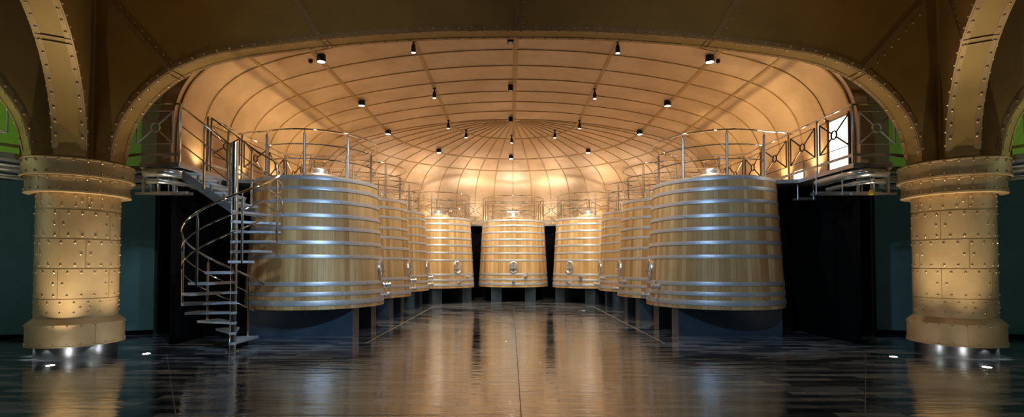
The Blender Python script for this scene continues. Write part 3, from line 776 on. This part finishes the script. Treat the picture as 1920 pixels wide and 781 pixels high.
# near side rails of the straight flight
for dz, r in ((0, 0.02), (-0.37, 0.013), (-0.72, 0.013)):
    m = MB(); m.tube([(-1.03, 0.0, 4.70 + dz), (-0.03, 0.0, 3.93 + dz)], r, 8); m.build('flight_rail', 'chrome', st_)
for i in (1, 3, 5, 7, 9, 11, 13):
    a = TH(i); zt = ZR(a); z0 = ZT(i) - 0.05; p = Vector((RR * cos(R(a)), RR * sin(R(a)), 0)) * 0.985
    m = MB(); m.tube([p + Vector((0, 0, z0)), p + Vector((0, 0, zt - 0.10))], 0.021, 8); m.tube([p + Vector((0, 0, zt - 0.11)), p + Vector((0, 0, zt))], 0.009, 6); m.build('baluster', 'steel', st_)
for (x, y, z0, z1) in ((-0.60, 0.0, 3.12, 4.36), (-0.10, 0.0, 2.9, 3.98), (-0.98, RR, 3.63, 4.74), (-0.62, RR, 3.15, 4.48), (-0.12, RR, 2.85, 4.10)):
    m = MB(); m.tube([(x, y, z0), (x, y, z1)], 0.021, 8); m.build('baluster', 'steel', st_)

# ------------------------------------------------------------------ lamps
def light(kind, loc, energy, color, target=None, size=0.05, angle=60, blend=0.5, name=None):
    d = bpy.data.lights.new(name or kind.lower() + '_light', kind); d.energy = energy; d.color = color
    if kind == 'SPOT': d.spot_size = R(angle); d.spot_blend = blend; d.shadow_soft_size = size
    elif kind == 'AREA': d.size = size
    else: d.shadow_soft_size = size
    o = bpy.data.objects.new(d.name, d); COL.objects.link(o); o.location = loc
    if target is not None:
        o.rotation_euler = (Vector(target) - Vector(loc)).to_track_quat('-Z', 'Y').to_euler()
    return o
WARM = (1.0, 0.83, 0.60); NEUT = (1.0, 0.88, 0.70); COOL = (0.43, 0.67, 1.0); UP = (1.0, 0.70, 0.34)

E = dict(spot=640, drum=250, up=255, upa=85, apse=120, floor=235, plinth=1.3, front=800, green=170, fill=9, span=170, low=34, side=36, teal=34, stair=700)

def spot_fix():
    t = empty('ceiling_spotlight')
    m = MB(); m.lathe([(0, 0.30), (0.055, 0.30), (0.055, 0.26), (0, 0.26)], 16); m.tube([(0, 0, 0.27), (0, 0, 0.16)], 0.022, 8); m.build('bracket', 'lampblack', t)
    m = MB(); m.lathe([(0, 0.17), (0.04, 0.17), (0.052, 0.10), (0.055, -0.02), (0.048, -0.02), (0.046, 0.0), (0, 0.0)], 20); h = m.build('lamp_housing', 'lampblack', t)
    m = MB(); m.lathe([(0, -0.004), (0.045, -0.004), (0.045, -0.012), (0, -0.018)], 20); m.build('lens', 'lens', t)
    return t
def drum_fix():
    t = empty('ceiling_downlight')
    m = MB(); m.lathe([(0, 0.16), (0.10, 0.16), (0.105, 0.0), (0.09, 0.0), (0.088, 0.03), (0, 0.03)], 24); m.build('lamp_housing', 'lampblack', t)
    m = MB(); m.lathe([(0, 0.022), (0.086, 0.022), (0.086, 0.012), (0, 0.002)], 24); m.build('lens', 'lens', t)
    return t
sp0, dr0 = spot_fix(), drum_fix()
spots = [((-2.36, 11.25), (-4.3, 14.2, 2.2), 'above the near aisle, left of the crown'), ((-2.36, 14.36), (-4.0, 19.0, 2.2), 'above the middle aisle, left of the crown'),
         ((-2.36, 17.6), (-2.9, 21.9, 2.2), 'left of the apse centre, where its ring seam begins'), ((-1.85, 18.97), (-3.3, 22.6, 3.0), 'on the apse ring, left of the middle'),
         ((-0.08, 19.85), (0, 23.0, 3.2), 'on the apse ring, straight ahead at its middle'), ((1.6, 19.05), (3.3, 22.6, 3.0), 'on the apse ring, right of the middle'),
         ((2.36, 17.6), (2.9, 21.9, 2.2), 'right of the apse centre, where its ring seam begins'), ((2.36, 14.4), (4.0, 19.0, 2.2), 'above the middle aisle, right of the crown'),
         ((2.36, 11.27), (4.3, 14.2, 2.2), 'above the near aisle, right of the crown')]
def vault_z(x, y):
    r = abs(x) if y < Y0 else hypot(x, y - Y0)
    return lerp_prof(VPs, r)
for i, ((x, y), tgt, w) in enumerate(spots):
    z = vault_z(x, y) - 0.29; o = sp0 if i == 0 else copy_tree(sp0); o.location = (x, y, z); tag(o, 'slim black spotlight ' + w, 'spotlight', 'slim spotlights under the vault')
    light('SPOT', (x, y, z - 0.05), E['spot'], NEUT, tgt, 0.04, 80, 0.8)
drums = [((-4.52, 11.34), 'nearest on the left side'), ((-4.54, 14.5), 'middle of the left side'), ((-4.55, 17.7), 'farthest of the left side'), ((-3.18, 20.85), 'over the vat left of the central one'),
         ((-0.1, 22.15), 'over the central vat'), ((3.18, 20.85), 'over the vat right of the central one'), ((4.55, 17.7), 'farthest of the right side'), ((4.54, 14.5), 'middle of the right side'), ((4.52, 11.34), 'nearest on the right side')]
for i, ((x, y), w) in enumerate(drums):
    z = vault_z(x, y) - 0.15; o = dr0 if i == 0 else copy_tree(dr0); o.location = (x, y, z); tag(o, 'round black downlight under the vault, ' + w, 'downlight', 'round downlights under the vault')
    light('SPOT', (x, y, z - 0.02), E['drum'] * (1.7 if y > 20 else 1), (1.0, 0.94, 0.86), (x * 0.9, y - 0.1, 0), 0.07, 104, 0.6)
t = empty('ceiling_speaker'); m = MB(); m.box((-0.075, -0.075, 0), (0.075, 0.075, 0.16)); m.build('speaker_box', 'lampblack', t, smooth=False); m = MB(); m.box((-0.05, -0.05, -0.006), (0.05, 0.05, 0.002)); m.build('grille', 'hoop', t, smooth=False)
for i, (y, w) in enumerate(((11.33, 'nearest, close behind the front arch'), (14.5, 'halfway along the crown seam'), (17.7, 'at the centre of the fan seams'))):
    o = t if i == 0 else copy_tree(t); o.location = (-0.12, y, VPs[0][1] - 0.165); tag(o, 'unlit black box under the vault crown, ' + w, 'ceiling box', 'black boxes on the crown seam')
for i, (x, w) in enumerate(((-4.80, 'left'), (4.75, 'right'))):
    m = MB(); m.lathe([(0, 0.07), (0.05, 0.07), (0.05, 0.03), (0.035, 0.0), (0, -0.01)], 16); o = m.build('ceiling_sensor', 'lampblack'); o.location = (x, 11.42, vault_z(x, 11.4) - 0.075)
    tag(o, 'tiny black sensor beside the nearest downlight on the %s' % w, 'sensor')
# floor uplights
for i, (x, y, w) in enumerate(((-7.65, 8.12, 'in front of the left column'), (-6.86, 9.18, 'between the left column and the spiral staircase'), (6.74, 8.85, 'inward of the right column'), (7.55, 7.95, 'in front of the right column'))):
    t = empty('floor_uplight', (x, y, 0)); tag(t, 'glowing round lamp set in the floor ' + w, 'floor light')
    m = MB(); m.lathe([(0.06, 0.0), (0.085, 0.0), (0.082, 0.006), (0.06, 0.006)], 24); m.build('rim', 'steel', t)
    m = MB(); m.lathe([(0.0, 0.001), (0.06, 0.001), (0.055, 0.006), (0.0, 0.008)], 24); m.build('lens', 'lensfloor', t)
    sx = -1 if x < 0 else 1
    light('SPOT', (x, y, 0.03), E['floor'], (1.0, 0.86, 0.62), (x + (sx * CX - x) * 0.08, y + (CY - y) * 0.08, 3.2), 0.03, 92, 1.0)
# small lamps under the plinths
for sx in (-1, 1):
    for a in (205, 237, 269, 301, 333):
        aa = R(a); x = sx * CX + 0.66 * cos(aa); y = CY + 0.66 * sin(aa)
        light('SPOT', (x, y, 0.20), E['plinth'], (0.92, 0.96, 1.0), (sx * CX + 0.60 * cos(aa), CY + 0.60 * sin(aa), 0.0), 0.012, 110, 0.6)
# uplights on the gallery
ups = [('L', 10.9), ('L', 12.6), ('L', 14.3), ('L', 16.0)] + [('A', pi / 2 + R(a)) for a in (-82, -58.7, -35.2, -11.7, 11.7, 35.2, 58.7, 82)] + [('R', 16.0), ('R', 14.3), ('R', 12.8), ('R', 11.5)]
t0 = empty('gallery_uplight'); m = MB(); m.lathe([(0, 0), (0.06, 0), (0.06, 0.05), (0.05, 0.05), (0.05, 0.04), (0, 0.04)], 16); m.build('lamp_housing', 'lampblack', t0)
m = MB(); m.lathe([(0, 0.041), (0.049, 0.041), (0.045, 0.047), (0, 0.05)], 16); m.build('lens', 'lenswarm', t0)
for i, s in enumerate(ups):
    p = pos(s, 6.93, ZW); o = t0 if i == 0 else copy_tree(t0); o.location = p
    tag(o, 'small warm uplight on the gallery floor at the foot of the vault wall', 'uplight', 'uplights along the gallery wall')
    light('SPOT', p + Vector((0, 0, 0.07)), E['up'] * (0.45 if s[1] < 11.2 else 1.0) if s[0] != 'A' else E['upa'], UP, pos(s, 6.75, ZW + 2.5), 0.06, 108, 1.0)
for k in range(-5, 6):      # added row of unseen neutral fill spots that whiten the apse wall
    s = ('A', pi / 2 + R(15.65 * k)); light('SPOT', pos(s, 6.80, ZW + 0.10), E['apse'], (1.0, 0.93, 0.86), pos(s, 6.55, ZW + 2.5), 0.12, 100, 1.0)

# cool hall lamps on the camera side, plus added fill lights
for sx in (-1, 1):
    light('SPOT', (sx * 0.8, 5.0, 5.6), E['front'], COOL, (sx * 4.9, 11.6, 1.7), 0.12, 46, 0.5, name='hall_lamp')
    light('SPOT', (sx * 6.3, 4.3, 0.12), E['low'], (1.0, 0.86, 0.66), (sx * 8.1, 9.0, 1.9), 0.06, 52, 0.6, name='low_lamp')  # added low fill aimed at the column, source unseen
    light('SPOT', (sx * 2.6, 3.4, 0.15), E['span'], (1.0, 0.84, 0.56), (sx * 3.9, 9.0, 7.1), 0.08, 58, 0.9, name='low_lamp')  # added upward fill to lift the spandrel, no fixture
    light('AREA', (sx * 5.0, 1.0, 7.3), E['side'], (0.62, 0.80, 1.0), (sx * 6.5, 9.5, 0.5), 1.2, name='hall_panel')  # added cool fill to brighten the rails
    light('POINT', (sx * 12.4, 7.2, 5.2), E['green'], (0.9, 1.0, 0.6), size=0.3, name='gallery_lamp')  # added local light for the green wall, no known fixture
    light('AREA', (sx * 11.5, 6.0, 3.3), E['teal'] * (1 if sx < 0 else 0.6), (0.60, 0.95, 0.90), (sx * 10.5, 11.0, 1.2), 1.0, name='wall_lamp')  # added fill that brightens the teal wall
light('SPOT', (-2.2, 4.4, 5.6), E['stair'], (0.62, 0.80, 1.0), (-5.45, 9.55, 1.6), 0.12, 38, 0.5, name='hall_lamp')  # added cool spot to brighten the stairs, no such lamp known
light('AREA', (0, -1, 5.5), E['fill'], (1.0, 0.82, 0.58), (0, 8, 3), 3.5, name='hall_panel')  # added weak warm fill from behind the camera

w = bpy.data.worlds.new('world'); S.world = w; w.use_nodes = True
w.node_tree.nodes['Background'].inputs[0].default_value = (0.5, 0.55, 0.6, 1); w.node_tree.nodes['Background'].inputs[1].default_value = 0.004
S.view_settings.view_transform = 'Standard'; S.view_settings.look = 'None'; S.view_settings.exposure = 0.0; S.view_settings.gamma = 1
S.view_settings.use_curve_mapping = False
try:
    S.cycles.max_bounces = 8; S.cycles.use_denoising = True; S.cycles.sample_clamp_indirect = 6; S.cycles.blur_glossy = 0.5
except Exception: pass
